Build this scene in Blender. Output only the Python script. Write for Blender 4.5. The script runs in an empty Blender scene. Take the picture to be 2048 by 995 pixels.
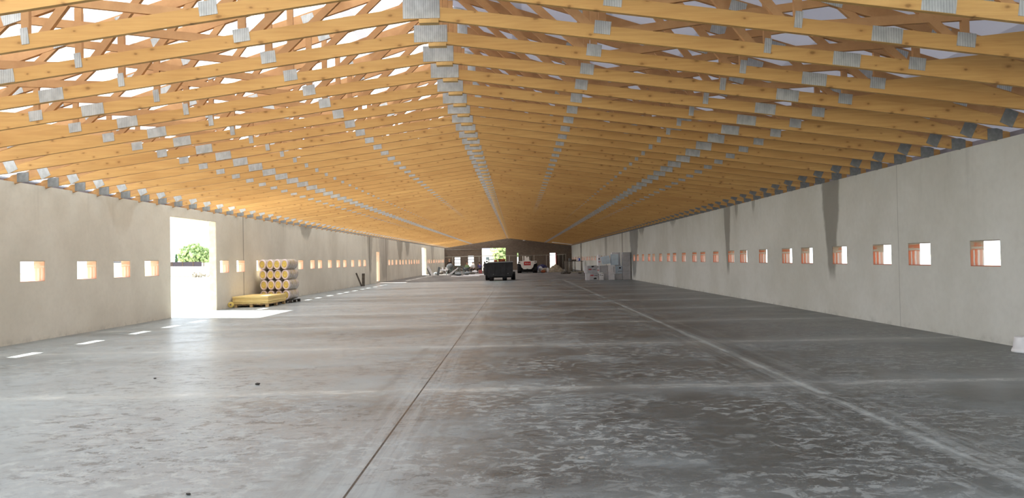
import bpy, bmesh, math, random
from mathutils import Vector, Matrix
random.seed(7)
C = bpy.context.scene.collection
F = 1480.0; VX, VY = 1033.0, 518.0; EYE = 1.51; ROLL = 0.0197
XL, XR, XA = -10.1, 7.75, -1.1        # wall faces, ridge line
HW = 3.27; TH = 0.24; LEN = 104.0; Y0 = -3.0
SB, ST = 0.135, 0.32; APB = 4.46      # chord slopes, underside of bottom chord at apex
HALF = 8.93

# ------------------------------------------------------------------ helpers
class MB:
    def __init__(s): s.bm = bmesh.new(); s.mi = 0
    def _tag(s, geom):
        for f in geom:
            if isinstance(f, bmesh.types.BMFace): f.material_index = s.mi
    def box(s, x0, x1, y0, y1, z0, z1, M=None, bev=0):
        vs = [s.bm.verts.new(Vector(p)) for p in ((x0,y0,z0),(x1,y0,z0),(x1,y1,z0),(x0,y1,z0),(x0,y0,z1),(x1,y0,z1),(x1,y1,z1),(x0,y1,z1))]
        fs = [s.bm.faces.new([vs[i] for i in q]) for q in ((3,2,1,0),(4,5,6,7),(0,1,5,4),(1,2,6,5),(2,3,7,6),(3,0,4,7))]
        s._tag(fs)
        if M is not None:
            for v in vs: v.co = M @ v.co
        if bev:
            es = list({e for f in fs for e in f.edges})
            r = bmesh.ops.bevel(s.bm, geom=es, offset=bev, segments=2, affect='EDGES', profile=.5)
            s._tag(r['faces'])
        return s
    def bar(s, a, b, w, t, y=None):
        """a beam between two points; w = width seen from the front, t = thickness along Y"""
        a, b = Vector(a), Vector(b); d = b - a; L = d.length
        zx = d.normalized(); yy = Vector((0,1,0)) if abs(zx.y) < .9 else Vector((1,0,0))
        xx = yy.cross(zx).normalized(); yy = zx.cross(xx)
        M = Matrix((xx, yy, zx)).transposed().to_4x4(); M.translation = a
        return s.box(-w/2, w/2, -t/2, t/2, 0, L, M)
    def tube(s, a, b, r, seg=10, r2=None):
        a, b = Vector(a), Vector(b); r2 = r if r2 is None else r2
        d = (b-a).normalized(); u = d.orthogonal().normalized(); v = d.cross(u)
        A = [s.bm.verts.new(a + (u*math.cos(t)+v*math.sin(t))*r) for t in [i*2*math.pi/seg for i in range(seg)]]
        B = [s.bm.verts.new(b + (u*math.cos(t)+v*math.sin(t))*r2) for t in [i*2*math.pi/seg for i in range(seg)]]
        fs = [s.bm.faces.new((A[i], A[(i+1)%seg], B[(i+1)%seg], B[i])) for i in range(seg)]
        for f in fs: f.smooth = True
        fs += [s.bm.faces.new(A[::-1]), s.bm.faces.new(B)]
        s._tag(fs); return s
    def lathe(s, prof, seg=24, M=None, sx=1.0, smooth=True):
        """profile of (r, z) turned round Z"""
        rings = []
        for r, z in prof:
            if r < 1e-6: rings.append([s.bm.verts.new((0,0,z))])
            else: rings.append([s.bm.verts.new((r*sx*math.cos(2*math.pi*i/seg), r*math.sin(2*math.pi*i/seg), z)) for i in range(seg)])
        fs = []
        for A, B in zip(rings, rings[1:]):
            for i in range(seg):
                j = (i+1) % seg
                q = [A[i%len(A)], A[j%len(A)], B[j%len(B)], B[i%len(B)]]
                u = []
                for v in q:
                    if v not in u: u.append(v)
                if len(u) > 2:
                    f = s.bm.faces.new(u); f.smooth = smooth; fs.append(f)
        s._tag(fs)
        if M is not None:
            for ring in rings:
                for v in ring: v.co = M @ v.co
        return s
    def prism(s, pts, y0, y1):
        """polygon of (x, z) extruded along Y"""
        A = [s.bm.verts.new((x, y0, z)) for x, z in pts]; B = [s.bm.verts.new((x, y1, z)) for x, z in pts]
        n = len(pts)
        fs = [s.bm.faces.new(A), s.bm.faces.new(B[::-1])]
        fs += [s.bm.faces.new((A[(i+1)%n], A[i], B[i], B[(i+1)%n])) for i in range(n)]
        s._tag(fs); return s
    def blob(s, c, r, sub=2, jit=.25, seed=0, sc=(1,1,1)):
        rr = random.Random(seed)
        g = bmesh.ops.create_icosphere(s.bm, subdivisions=sub, radius=1)['verts']
        for v in g:
            k = 1 + rr.uniform(-jit, jit)
            v.co = Vector((v.co.x*r*sc[0]*k, v.co.y*r*sc[1]*k, v.co.z*r*sc[2]*k)) + Vector(c)
        for v in g:
            for f in v.link_faces: f.material_index = s.mi
        return s
    def mesh(s, name):
        bmesh.ops.recalc_face_normals(s.bm, faces=s.bm.faces)
        m = bpy.data.meshes.new(name); s.bm.to_mesh(m); s.bm.free(); return m

def obj(name, mb, mats, parent=None, loc=(0,0,0), rot=(0,0,0)):
    me = mb.mesh(name) if isinstance(mb, MB) else mb
    o = bpy.data.objects.new(name, me)
    if not isinstance(mats, (list, tuple)): mats = [mats]
    if not me.materials:
        for m in mats: me.materials.append(m)
    C.objects.link(o); o.location = loc; o.rotation_euler = rot
    if parent: o.parent = parent
    return o
def tag(o, label, cat, group=None, kind=None):
    o['label'] = label; o['category'] = cat
    if group: o['group'] = group
    if kind: o['kind'] = kind
    return o
def thing(name, label, cat, loc=(0,0,0), rz=0, group=None):
    o = bpy.data.objects.new(name, None); C.objects.link(o); o.location = loc; o.rotation_euler = (0,0,rz)
    o.empty_display_size = .1
    return tag(o, label, cat, group)
def struct(name, mb, m, parent=None):
    o = obj(name, mb, m, parent)
    if not parent: o['kind'] = 'structure'
    return o
def dup(root, loc=None, rz=None, label=None):
    r = root.copy(); C.objects.link(r)
    if loc is not None: r.location = loc
    if rz is not None: r.rotation_euler = (0,0,rz)
    if label: r['label'] = label
    for ch in list(root.children):
        c = ch.copy(); C.objects.link(c); c.parent = r
        for g in list(ch.children):
            d = g.copy(); C.objects.link(d); d.parent = c
    return r
def X_at(px, y): return (px - VX)/F*y
def zL(px): return F*(-XL)/(VX-px)
def zR(px): return F*XR/(px-VX)

# ------------------------------------------------------------------ materials
def srgb(r, g, b):
    f = lambda c: (c/255/12.92) if c/255 <= .04045 else ((c/255+.055)/1.055)**2.4
    return (f(r), f(g), f(b), 1)
class NT:
    def __init__(s, name):
        s.m = bpy.data.materials.new(name); s.m.use_nodes = True; s.t = s.m.node_tree; s.t.nodes.clear()
        s.out = s.n('ShaderNodeOutputMaterial')
    def n(s, typ, **kw):
        o = s.t.nodes.new(typ)
        for k, v in kw.items(): setattr(o, k, v)
        return o
    def l(s, a, b): s.t.links.new(a, b)
    def put(s, sock, v):
        if hasattr(v, 'is_linked') or isinstance(v, bpy.types.NodeSocket): s.l(v, sock)
        else: sock.default_value = v
    def math(s, op, a, b=0.0, c=None, clamp=False):
        o = s.n('ShaderNodeMath', operation=op, use_clamp=clamp)
        s.put(o.inputs[0], a); s.put(o.inputs[1], b)
        if c is not None: s.put(o.inputs[2], c)
        return o.outputs[0]
    def mul(s, a, b): return s.math('MULTIPLY', a, b)
    def add(s, a, b): return s.math('ADD', a, b)
    def sub(s, a, b): return s.math('SUBTRACT', a, b)
    def mx(s, a, b): return s.math('MAXIMUM', a, b)
    def step(s, v, lo, hi):
        o = s.n('ShaderNodeMapRange', interpolation_type='SMOOTHSTEP')
        s.put(o.inputs[0], v); o.inputs[1].default_value = lo; o.inputs[2].default_value = hi
        return o.outputs[0]
    def pos(s):
        g = s.n('ShaderNodeNewGeometry'); sp = s.n('ShaderNodeSeparateXYZ'); s.l(g.outputs['Position'], sp.inputs[0])
        return g.outputs['Position'], sp.outputs[0], sp.outputs[1], sp.outputs[2]
    def noise(s, vec, scale, detail=4, rough=.5, sc=(1,1,1), dist=0):
        mp = s.n('ShaderNodeMapping'); mp.inputs['Scale'].default_value = sc; s.l(vec, mp.inputs[0])
        o = s.n('ShaderNodeTexNoise'); s.l(mp.outputs[0], o.inputs['Vector'])
        o.inputs['Scale'].default_value = scale; o.inputs['Detail'].default_value = detail
        o.inputs['Roughness'].default_value = rough; o.inputs['Distortion'].default_value = dist
        return o.outputs[0]
    def mix(s, f, a, b):
        o = s.n('ShaderNodeMix', data_type='RGBA'); s.put(o.inputs[0], f)
        s.put(o.inputs[6], a); s.put(o.inputs[7], b); return o.outputs[2]
    def bsdf(s, col, rough=.6, metal=0, spec=.5, bump=None, bs=.2, bd=.02):
        o = s.n('ShaderNodeBsdfPrincipled'); s.put(o.inputs['Base Color'], col); s.put(o.inputs['Roughness'], rough)
        s.put(o.inputs['Metallic'], metal); s.put(o.inputs['Specular IOR Level'], spec)
        if bump is not None:
            b = s.n('ShaderNodeBump'); b.inputs['Strength'].default_value = bs; b.inputs['Distance'].default_value = bd
            s.l(bump, b.inputs['Height']); s.l(b.outputs[0], o.inputs['Normal'])
        s.l(o.outputs[0], s.out.inputs[0]); return o

def plain(name, col, rough=.6, metal=0, var=.12, scale=6, spec=.4):
    t = NT(name); tc = t.n('ShaderNodeTexCoord')
    n = t.noise(tc.outputs['Object'], scale, 3)
    d = tuple(c*(1-var) for c in col[:3])+(1,); e = tuple(min(1, c*(1+var)) for c in col[:3])+(1,)
    t.bsdf(t.mix(t.step(n, .35, .65), d, e), rough, metal, spec)
    return t.m

def wood(name, col, dark, knots=True, axis=(1,1,1)):
    t = NT(name); P, x, y, z = t.pos()
    oi = t.n('ShaderNodeObjectInfo')
    off = t.n('ShaderNodeVectorMath', operation='ADD'); t.l(P, off.inputs[0])
    cmb = t.n('ShaderNodeCombineXYZ'); t.l(t.mul(oi.outputs['Random'], 37.0), cmb.inputs[0]); t.l(cmb.outputs[0], off.inputs[1])
    V = off.outputs[0]
    grain = t.noise(V, 3.0, 4, .6, axis)
    big = t.noise(V, .9, 2, .5, (1,1,1))
    c1 = t.mix(t.step(grain, .3, .7), col, tuple(a*.72+b*.28 for a, b in zip(col, dark)))
    c1 = t.mix(t.mul(t.step(big, .4, .75), .22), c1, dark)
    if knots:
        vo = t.n('ShaderNodeTexVoronoi', voronoi_dimensions='2D'); sv = t.n('ShaderNodeSeparateXYZ'); t.l(V, sv.inputs[0])
        cv = t.n('ShaderNodeCombineXYZ'); t.l(t.mul(sv.outputs[0], 3.2), cv.inputs[0]); t.l(t.add(t.mul(sv.outputs[2], 5.5), t.mul(oi.outputs['Random'], 9.0)), cv.inputs[1])
        t.l(cv.outputs[0], vo.inputs['Vector']); vo.inputs['Scale'].default_value = 1.0
        sc3 = t.n('ShaderNodeSeparateColor'); t.l(vo.outputs['Color'], sc3.inputs[0])
        gate = t.math('GREATER_THAN', sc3.outputs[0], .45)
        dd = t.math('DIVIDE', t.add(vo.outputs['Distance'], t.mul(t.sub(t.noise(V, 22, 3, .6), .5), .10)), t.add(.5, sc3.outputs[1]))
        k = t.mul(gate, t.sub(1.0, t.step(dd, .02, .11))); k2 = t.mul(gate, t.sub(1.0, t.step(dd, .06, .26)))
        c1 = t.mix(t.mul(k2, .25), c1, dark)
        c1 = t.mix(t.mul(k, .6), c1, tuple(v*.4 for v in dark[:3])+(1,))
    # each piece of timber a little different
    c1 = t.mix(t.mul(oi.outputs['Random'], .18), c1, dark)
    t.bsdf(c1, .62, 0, .3)
    return t.m

M = {}
M['timber'] = wood('timber', srgb(212,170,106), srgb(162,112,58), True, (.5,1,9))
M['web'] = wood('web_timber', srgb(196,152,104), srgb(146,98,60), False, (2,2,2))
M['block'] = plain('block_wood', srgb(206,168,108))
def galvan():
    t = NT('galvanised'); P, x, y, z = t.pos()
    w = t.math('SINE', t.mul(x, 230.0)); n = t.noise(P, 9, 3, .6, (1,1,.6))
    sp = t.add(t.mul(t.step(n, .3, .7), .5), t.mul(t.add(w, 1.0), .22))
    t.bsdf(t.mix(sp, srgb(150,153,152), srgb(198,201,199)), .5, .2, .5, bump=w, bs=.12, bd=.002)
    return t.m
M['plate'] = galvan()
M['dark_plate'] = plain('dark_galvanised', srgb(128,130,128), .6, .1, .12, 14)

def membrane(name, c_refl, c_trans, fac, stripes):
    t = NT(name); P, x, y, z = t.pos()
    d = t.n('ShaderNodeBsdfDiffuse'); d.inputs[0].default_value = c_refl
    tr = t.n('ShaderNodeBsdfTranslucent')
    ph = t.math('FRACT', t.math('DIVIDE', x, 1.45))
    lap = t.math('LESS_THAN', ph, .12)
    n = t.noise(P, .8, 3)
    dark = tuple(v*stripes for v in c_trans[:3])+(1,)
    t.l(t.mix(lap, t.mix(t.step(n, .3, .7), c_trans, tuple(v*.85 for v in c_trans[:3])+(1,)), dark), tr.inputs[0])
    m = t.n('ShaderNodeMixShader'); m.inputs[0].default_value = fac
    t.l(d.outputs[0], m.inputs[1]); t.l(tr.outputs[0], m.inputs[2]); t.l(m.outputs[0], t.out.inputs[0])
    return t.m
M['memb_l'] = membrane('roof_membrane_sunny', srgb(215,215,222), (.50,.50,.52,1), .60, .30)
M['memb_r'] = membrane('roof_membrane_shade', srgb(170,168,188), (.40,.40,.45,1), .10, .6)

def plaster(name, stains_and_patches, seams, light, dark, side):
    t = NT(name); P, x, y, z = t.pos()
    n1 = t.noise(P, .35, 5, .6); n2 = t.noise(P, 9, 5, .65); n3 = t.noise(P, 1.0, 4, .6, (1,2.2,.18))
    col = t.mix(t.step(n1, .3, .7), light, dark)
    col = t.mix(t.mul(t.step(n2, .35, .75), .12), col, tuple(v*.7 for v in dark[:3])+(1,))
    # damp runs under the wall plate
    top = t.step(z, 1.9, 3.3)
    runs = t.mul(t.step(n3, .56, .72), top)
    col = t.mix(t.mul(runs, .2), col, tuple(v*.45 for v in dark[:3])+(1,))
    # far-end panels are older and streaked
    n4 = t.noise(P, 1.0, 3, .6, (1,1.1,.05))
    col = t.mix(t.mul(t.mul(t.step(n4, .5, .66), t.step(y, 28, 60)), .16), col, tuple(v*.5 for v in dark[:3])+(1,))
    wob = t.mul(t.sub(t.noise(P, 2.2, 3, .6, (1,1,1)), .5), .35)
    mask = None
    for (yc, w, zb, k, cc) in stains_and_patches:
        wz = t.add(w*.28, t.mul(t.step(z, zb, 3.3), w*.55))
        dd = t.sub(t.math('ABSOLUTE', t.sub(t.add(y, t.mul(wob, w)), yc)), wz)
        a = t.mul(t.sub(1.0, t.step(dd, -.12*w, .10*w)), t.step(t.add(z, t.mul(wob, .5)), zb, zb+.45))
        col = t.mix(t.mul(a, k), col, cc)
    for (yc, w, k) in seams:
        a = t.sub(1.0, t.step(t.math('ABSOLUTE', t.sub(y, yc)), w*.5, w*1.2))
        col = t.mix(t.mul(a, k), col, srgb(70,66,60))
    # dirty foot
    nf = t.noise(P, 3.0, 4, .7)
    foot = t.mul(t.sub(1.0, t.step(z, .0, .16)), t.step(nf, .45, .7))
    col = t.mix(t.mul(foot, .3), col, srgb(96,92,84))
    t.bsdf(col, .85, 0, .2, bump=n2, bs=.25, bd=.01)
    return t.m
dk = srgb(104,97,86)
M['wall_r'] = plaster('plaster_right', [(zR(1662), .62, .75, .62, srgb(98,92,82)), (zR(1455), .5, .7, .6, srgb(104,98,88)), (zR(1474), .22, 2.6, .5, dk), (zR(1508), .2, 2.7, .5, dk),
     (zR(1347), .8, 2.85, .5, dk), (zR(1284), 1.2, 2.7, .5, dk), (zR(1268), 2.2, .0, .6, srgb(74,74,74)), (zR(1245), .5, .1, .5, dk), (zR(1212), .9, .0, .5, dk)],  # widest grey entry: a dark patch beside the cartons
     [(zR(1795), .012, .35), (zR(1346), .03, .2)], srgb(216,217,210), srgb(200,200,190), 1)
M['wall_l'] = plaster('plaster_left', [(zL(242), .9, 2.2, .2, srgb(150,124,84)), (zL(612), 1.2, 2.5, .45, dk), (zL(590), 3.4, 2.95, .4, dk), (zL(740), 1.2, .6, .45, dk), (zL(768), 2.6, .0, .35, srgb(118,110,104)),
     (zL(800), 2, 1.4, .5, dk), (zL(815), 1.8, 1.8, .5, dk), (zL(865), 2, 1.0, .4, dk)],
     [(zL(486), .04, .6), (zL(739), .12, .6), (zL(772), .12, .5)], srgb(214,208,193), srgb(196,189,173), -1)

def floor_mat():
    t = NT('polished_concrete'); P, x, y, z = t.pos()
    big = t.noise(P, .16, 4, .6, (1,1,1)); mid = t.noise(P, .8, 6, .65, (1,1.3,1), .4)
    fl = t.noise(P, 8.5, 9, .78, (.8,1,1), .7); fl2 = t.noise(P, 6.0, 9, .8, (.7,1,1), .5)
    fine = t.noise(P, 16, 5, .7)
    # base; left painted lighter for window reflection, right and middle bays darker
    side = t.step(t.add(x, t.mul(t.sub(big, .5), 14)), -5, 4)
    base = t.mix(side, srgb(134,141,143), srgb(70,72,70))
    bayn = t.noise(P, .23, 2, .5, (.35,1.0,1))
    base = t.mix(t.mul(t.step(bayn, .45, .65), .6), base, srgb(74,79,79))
    base = t.mix(t.mul(t.step(mid, .46, .68), .45), base, srgb(146,154,155))
    # flaking laitance patches
    dm_ = t.mul(t.step(fl2, .53, .56), t.step(t.noise(P, .37, 3, .6), .40, .58))
    base = t.mix(t.mul(dm_, .7), base, srgb(60,61,59))
    fm = t.mul(t.step(fl, .52, .55), t.step(t.noise(P, .45, 3, .6), .36, .56))
    base = t.mix(t.mul(fm, .68), base, srgb(162,167,164))
    base = t.mix(t.mul(t.step(fine, .5, .75), .14), base, srgb(70,68,64))
    wob = t.mul(t.sub(t.noise(P, 1.6, 4, .65), .5), .5)
    # cross joints every 4.35 m, dusty
    fy = t.math('FRACT', t.math('DIVIDE', t.add(y, .05), 4.35))
    dy = t.mul(t.math('ABSOLUTE', t.sub(fy, .5)), 4.35)           # 2.175 at a joint
    dj = t.sub(2.175, dy)
    jw = t.add(.05, t.mul(t.noise(P, .5, 4, .7, (1,.4,1)), .34))
    jm = t.sub(1.0, t.step(t.math('DIVIDE', dj, jw), .15, 1.0))
    jm = t.mul(jm, t.add(.3, t.step(t.noise(P, 1.2, 4, .6, (1.0,3,1)), .38, .6)))
    base = t.mix(t.mul(t.mul(jm, t.add(.25, t.step(fl2, .42, .58))), .55), base, srgb(180,183,178))
    halo = t.sub(1.0, t.step(t.add(dj, t.mul(wob, 1.6)), .1, .9))
    base = t.mix(t.mul(halo, .22), base, srgb(160,168,168))
    # wheel tracks and dust beside the two long joints
    dx1 = t.math('ABSOLUTE', t.add(x, 1.14)); dx2 = t.math('ABSOLUTE', t.sub(x, 3.27))
    streak = t.noise(P, 1.0, 6, .7, (7,.28,1), .3)
    z1 = t.mul(t.sub(1.0, t.step(t.add(dx1, t.mul(wob, .6)), .1, .5)), t.step(streak, .42, .58))
    base = t.mix(t.mul(z1, .28), base, srgb(168,177,178))
    z1b = t.mul(t.sub(1.0, t.step(t.math('ABSOLUTE', t.sub(dx1, .42)), .03, .16)), t.step(t.noise(P, 1.3, 5, .7, (3,.6,1)), .45, .6))
    base = t.mix(t.mul(z1b, .35), base, srgb(86,84,80))
    z2 = t.sub(1.0, t.step(t.add(dx2, t.mul(wob, .2)), .0, .075))
    z2 = t.mul(z2, t.add(.35, t.step(t.noise(P, 1.5, 5, .6, (2,.8,1)), .35, .6)))
    base = t.mix(t.mul(t.mul(t.sub(1.0, t.step(t.add(dx2, t.mul(wob, .8)), .15, .8)), t.step(streak, .46, .6)), .35), base, srgb(160,166,164))
    z2d = t.mul(t.sub(1.0, t.step(t.math('ABSOLUTE', t.sub(dx2, .28)), .04, .17)), t.step(t.noise(P, .9, 4, .7, (3,.5,1)), .4, .6))
    base = t.mix(t.mul(z2d, .38), base, srgb(66,69,68))
    base = t.mix(t.mul(z2, .5), base, srgb(184,190,186))
    cut = t.sub(1.0, t.step(dx1, .006, .012)); base = t.mix(t.mul(cut, t.sub(1.0, t.step(y, 30, 45))), base, srgb(34,33,31))
    # darker strip along the walls
    ew = t.math('MINIMUM', t.sub(x, XL), t.sub(XR, x))
    em = t.sub(1.0, t.step(t.add(ew, t.mul(wob, .5)), .05, .5))
    base = t.mix(t.mul(em, .5), base, srgb(92,94,90))
    # beyond 53 m: unfinished rough slab
    far = t.step(t.add(y, t.mul(wob, 2)), 52.6, 53.2)
    rn = t.noise(P, .9, 6, .75, (.35,1,1))
    base = t.mix(far, base, t.mix(t.step(rn, .42, .62), srgb(74,72,70), srgb(138,132,124)))
    rough = t.add(.30, t.mul(t.add(fm, t.mul(t.step(mid, .4, .7), .9)), .14))
    rough = t.add(rough, t.mul(far, .45))
    rough = t.add(rough, t.mul(z2, .15))
    ht = t.add(t.mul(fl, .35), t.mul(t.noise(P, 1.3, 4, .6, (.5,1,1)), 1.2))
    t.bsdf(base, rough, 0, .34, bump=ht, bs=.16, bd=.03)
    return t.m
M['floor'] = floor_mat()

def clay(name, xs, pale=0.0):
    """hollow clay block reveal: bedded bricks above, open vertical chambers below; pattern runs through the wall thickness"""
    t = NT(name); P, x, y, z = t.pos()
    u = t.math('DIVIDE', t.sub(t.math('ABSOLUTE', x), xs), TH)
    n = t.noise(P, 8, 4, .6); n2 = t.noise(P, 3.1, 3, .6)
    uu = t.add(u, t.mul(t.sub(n, .5), .10))
    slots = t.math('FRACT', t.mul(uu, 3.0))
    rib = t.step(slots, .62, .7)
    org = t.mix(t.step(n2, .4, .6), srgb(196,88,46), srgb(178,98,64))
    low = t.mix(rib, org, srgb(176,166,158))
    low = t.mix(t.step(uu, .42, .55), low, t.mix(rib, srgb(184,140,122), srgb(190,184,180)))
    zz = t.add(z, t.mul(t.sub(n, .5), .05))
    cr = t.math('FRACT', t.mul(t.sub(zz, 1.24), 9.0))
    up = t.mix(t.step(cr, .6, .7), srgb(164,84,50), srgb(150,144,132))
    up = t.mix(t.step(n2, .5, .62), up, srgb(140,128,112))
    col = t.mix(t.step(zz, 1.50, 1.53), low, up)
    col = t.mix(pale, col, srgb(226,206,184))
    t.bsdf(col, .85, 0, .2, bump=slots, bs=.4, bd=.01)
    return t.m
M['clay_r'] = clay('clay_reveal_right', XR, .12); M['clay_l'] = clay('clay_reveal_left', -XL, .45)  # left reveals paled in the colour to stand for blown-out light
def blockwork():
    t = NT('dark_blockwork'); P, x, y, z = t.pos()
    b = t.n('ShaderNodeTexBrick'); mp = t.n('ShaderNodeMapping'); mp.inputs['Rotation'].default_value = (math.radians(90),0,0)
    t.l(P, mp.inputs[0]); t.l(mp.outputs[0], b.inputs['Vector']); b.inputs['Scale'].default_value = 2.0
    b.inputs['Color1'].default_value = srgb(130,118,106); b.inputs['Color2'].default_value = srgb(116,106,96); b.inputs['Mortar'].default_value = srgb(90,82,74)
    b.inputs['Mortar Size'].default_value = .02
    t.bsdf(b.outputs[0], .9, 0, .1); return t.m
M['endwall'] = blockwork()
M['eave'] = plain('eave_board', srgb(150,144,150), .8, 0, .2, 2)

# ------------------------------------------------------------------ camera
yc = Vector((VX-1024, -(VY-497.5)*1.0, -F)); yc = Vector((VX-1024, (497.5-VY), -F)).normalized()
up = Vector((-ROLL, 1, 0)); up = (up - up.dot(yc)*yc).normalized()
xc = yc.cross(up).normalized()
R = Matrix((xc, yc, up)).transposed()       # world -> camera
cam = bpy.data.cameras.new('camera'); co = bpy.data.objects.new('camera', cam); C.objects.link(co)
cam.sensor_width = 36; cam.lens = F*36/2048; cam.clip_end = 1500; cam.clip_start = .05
co.matrix_world = Matrix.Translation((0,0,EYE)) @ R.transposed().to_4x4()
bpy.context.scene.camera = co

# ------------------------------------------------------------------ openings
WZ0, WZ1, WW = 1.24, 1.675, .80
left_c = [13.4, 15.4, 17.35, 18.9, 20.45] + [25.55, 27.05, 29.1, 31.1, 32.6, 34.6, 36.6, 38.0, 40.0, 41.9, 43.5, 45.6, 47.6, 49.2] \
  + [58.7, 60.2, 62.2, 64.2, 65.8, 67.6, 69.7, 71.2, 73.1, 75.0, 76.5] + [84.5, 86.0, 88.0, 90.0, 91.5, 93.5, 95.5, 97.0, 99.0, 101.0, 102.5]
right_c = [8.3, 10.2]
b = 12.3
while b < 103:
    for d in (0, 2.0, 3.45):
        if b+d < 103: right_c.append(b+d)
    b += 5.51
def side_wall(name, xf, sgn, holes, mat):
    """wall box with rectangular through holes; holes = (y0,y1,z0,z1)"""
    ys = sorted({Y0, LEN+TH} | {h[0] for h in holes} | {h[1] for h in holes})
    zs = sorted({0.0, HW} | {h[2] for h in holes} | {h[3] for h in holes})
    def solid(i, j):
        if i < 0 or j < 0 or i >= len(ys)-1 or j >= len(zs)-1: return False
        y, z = (ys[i]+ys[i+1])/2, (zs[j]+zs[j+1])/2
        return not any(h[0] < y < h[1] and h[2] < z < h[3] for h in holes)
    mb = MB(); xo = xf + sgn*TH; bm = mb.bm; cache = {}
    def v(x, y, z):
        k = (round(x,4), round(y,4), round(z,4))
        if k not in cache: cache[k] = bm.verts.new(k)
        return cache[k]
    for i in range(len(ys)-1):
        for j in range(len(zs)-1):
            if not solid(i, j): continue
            a, b2, c, d = ys[i], ys[i+1], zs[j], zs[j+1]
            for x in (xf, xo): bm.faces.new((v(x,a,c), v(x,b2,c), v(x,b2,d), v(x,a,d)))
            if not solid(i-1, j): bm.faces.new((v(xf,a,c), v(xo,a,c), v(xo,a,d), v(xf,a,d)))
            if not solid(i+1, j): bm.faces.new((v(xf,b2,c), v(xo,b2,c), v(xo,b2,d), v(xf,b2,d)))
            if not solid(i, j-1): bm.faces.new((v(xf,a,c), v(xo,a,c), v(xo,b2,c), v(xf,b2,c)))
            if not solid(i, j+1): bm.faces.new((v(xf,a,d), v(xo,a,d), v(xo,b2,d), v(xf,b2,d)))
    return struct(name, mb, mat)
def lining(name, xf, sgn, y0, y1, z0, z1, mat, t=.012, sill=True):
    """four thin reveal faces that line the opening through the wall"""
    mb = MB(); a, b2 = sorted((xf+sgn*.012, xf+sgn*(TH-.004)))
    mb.box(a, b2, y0, y0+t, z0, z1); mb.box(a, b2, y1-t, y1, z0, z1); mb.box(a, b2, y0+t, y1-t, z1-t, z1)
    if sill: mb.box(a, b2, y0+t, y1-t, z0, z0+t)
    return struct(name, mb, mat)
DOORS_L = [(21.55, 24.85, 0.0, 2.97), (53.3, 54.5, .12, 2.25), (79.1, 82.8, 0.0, 2.97)]
hl = [(c-WW/2, c+WW/2, WZ0, WZ1) for c in left_c]; hr = [(c-WW/2, c+WW/2, WZ0, WZ1) for c in right_c]
side_wall('wall_left', XL, -1, hl + DOORS_L, M['wall_l'])
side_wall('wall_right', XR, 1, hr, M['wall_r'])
n = 1
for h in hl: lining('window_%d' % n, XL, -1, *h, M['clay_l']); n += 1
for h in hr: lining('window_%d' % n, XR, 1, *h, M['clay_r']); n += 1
M['doorjamb'] = plain('bare_reveal', srgb(206,196,178), .85)
lining('door_1', XL, -1, *DOORS_L[0], M['doorjamb'], sill=False)
M['orange_jamb'] = plain('orange_reveal', srgb(205,140,96), .85)
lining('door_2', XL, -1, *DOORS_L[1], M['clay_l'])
lining('door_3', XL, -1, *DOORS_L[2], M['doorjamb'], sill=False)

# end wall, gable included
EH = [(-4.85, -1.5, 0, 3.15), (-8.73, -7.85, .75, 2.1), (-6.85, -5.95, .6, 2.15), (.1, .26, .7, 2.4), (4.7, 5.48, .0, 2.3)]
def end_wall():
    xs = sorted({XL, XR} | {h[0] for h in EH} | {h[1] for h in EH}); zs = sorted({0.0, HW} | {h[2] for h in EH} | {h[3] for h in EH})
    mb = MB()
    for i in range(len(xs)-1):
        for j in range(len(zs)-1):
            x, z = (xs[i]+xs[i+1])/2, (zs[j]+zs[j+1])/2
            if any(h[0] < x < h[1] and h[2] < z < h[3] for h in EH): continue
            mb.box(xs[i], xs[i+1], LEN, LEN+TH, zs[j], zs[j+1])
    mb.prism([(XL, HW), (XR, HW), (XR, HW+.2), (XA, 6.28), (XL, HW+.2)], LEN, LEN+TH)
    bmesh.ops.remove_doubles(mb.bm, verts=mb.bm.verts, dist=1e-4)
    return struct('wall_back', mb, M['endwall'])
end_wall()
M['steel'] = plain('painted_steel', srgb(150,146,136), .5, .3)
for k, h in enumerate(EH[1:3]):
    mb = MB()
    t_ = .05
    mb.box(h[0], h[1], LEN-.02, LEN+.06, h[2], h[2]+t_); mb.box(h[0], h[1], LEN-.02, LEN+.06, h[3]-t_, h[3])
    for x in (h[0], h[1]-t_): mb.box(x, x+t_, LEN-.02, LEN+.06, h[2], h[3])
    w = struct('window_%d' % n, mb, plain('window_timber', srgb(120,108,84))); n += 1
    mb = MB()
    for zc in (1.15, 1.62, 1.98): mb.box(h[0], h[1], LEN-.01, LEN+.04, zc-.045, zc+.045)
    obj('window_bar', mb, M['endwall'], w)
M['red'] = plain('red_paint', srgb(176,44,44), .5)
M['dkdoor'] = plain('dark_door', srgb(84,78,70), .7)
dl = struct('door_4', MB().box(5.49, 5.58, LEN-.6, LEN-.01, 0.02, 2.3), M['red'])
obj('door_handle', MB().tube((5.42, LEN-.5, 1.05), (5.49, LEN-.5, 1.05), .02), M['steel'], dl)
dm = MB(); dm.box(5.9, 6.0, LEN-.06, LEN, 0, 2.15); dm.box(6.85, 6.98, LEN-.06, LEN, 0, 2.15); dm.box(6.0, 6.85, LEN-.06, LEN, 2.05, 2.15)
d5 = struct('door_5', dm, M['steel']); obj('door_leaf', MB().box(6.0, 6.85, LEN-.03, LEN, 0.02, 2.05), M['dkdoor'], d5)

# floor
struct('floor', MB().box(XL-.02, XR+.02, Y0-6, LEN+.1, -.15, 0), M['floor'])
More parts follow.
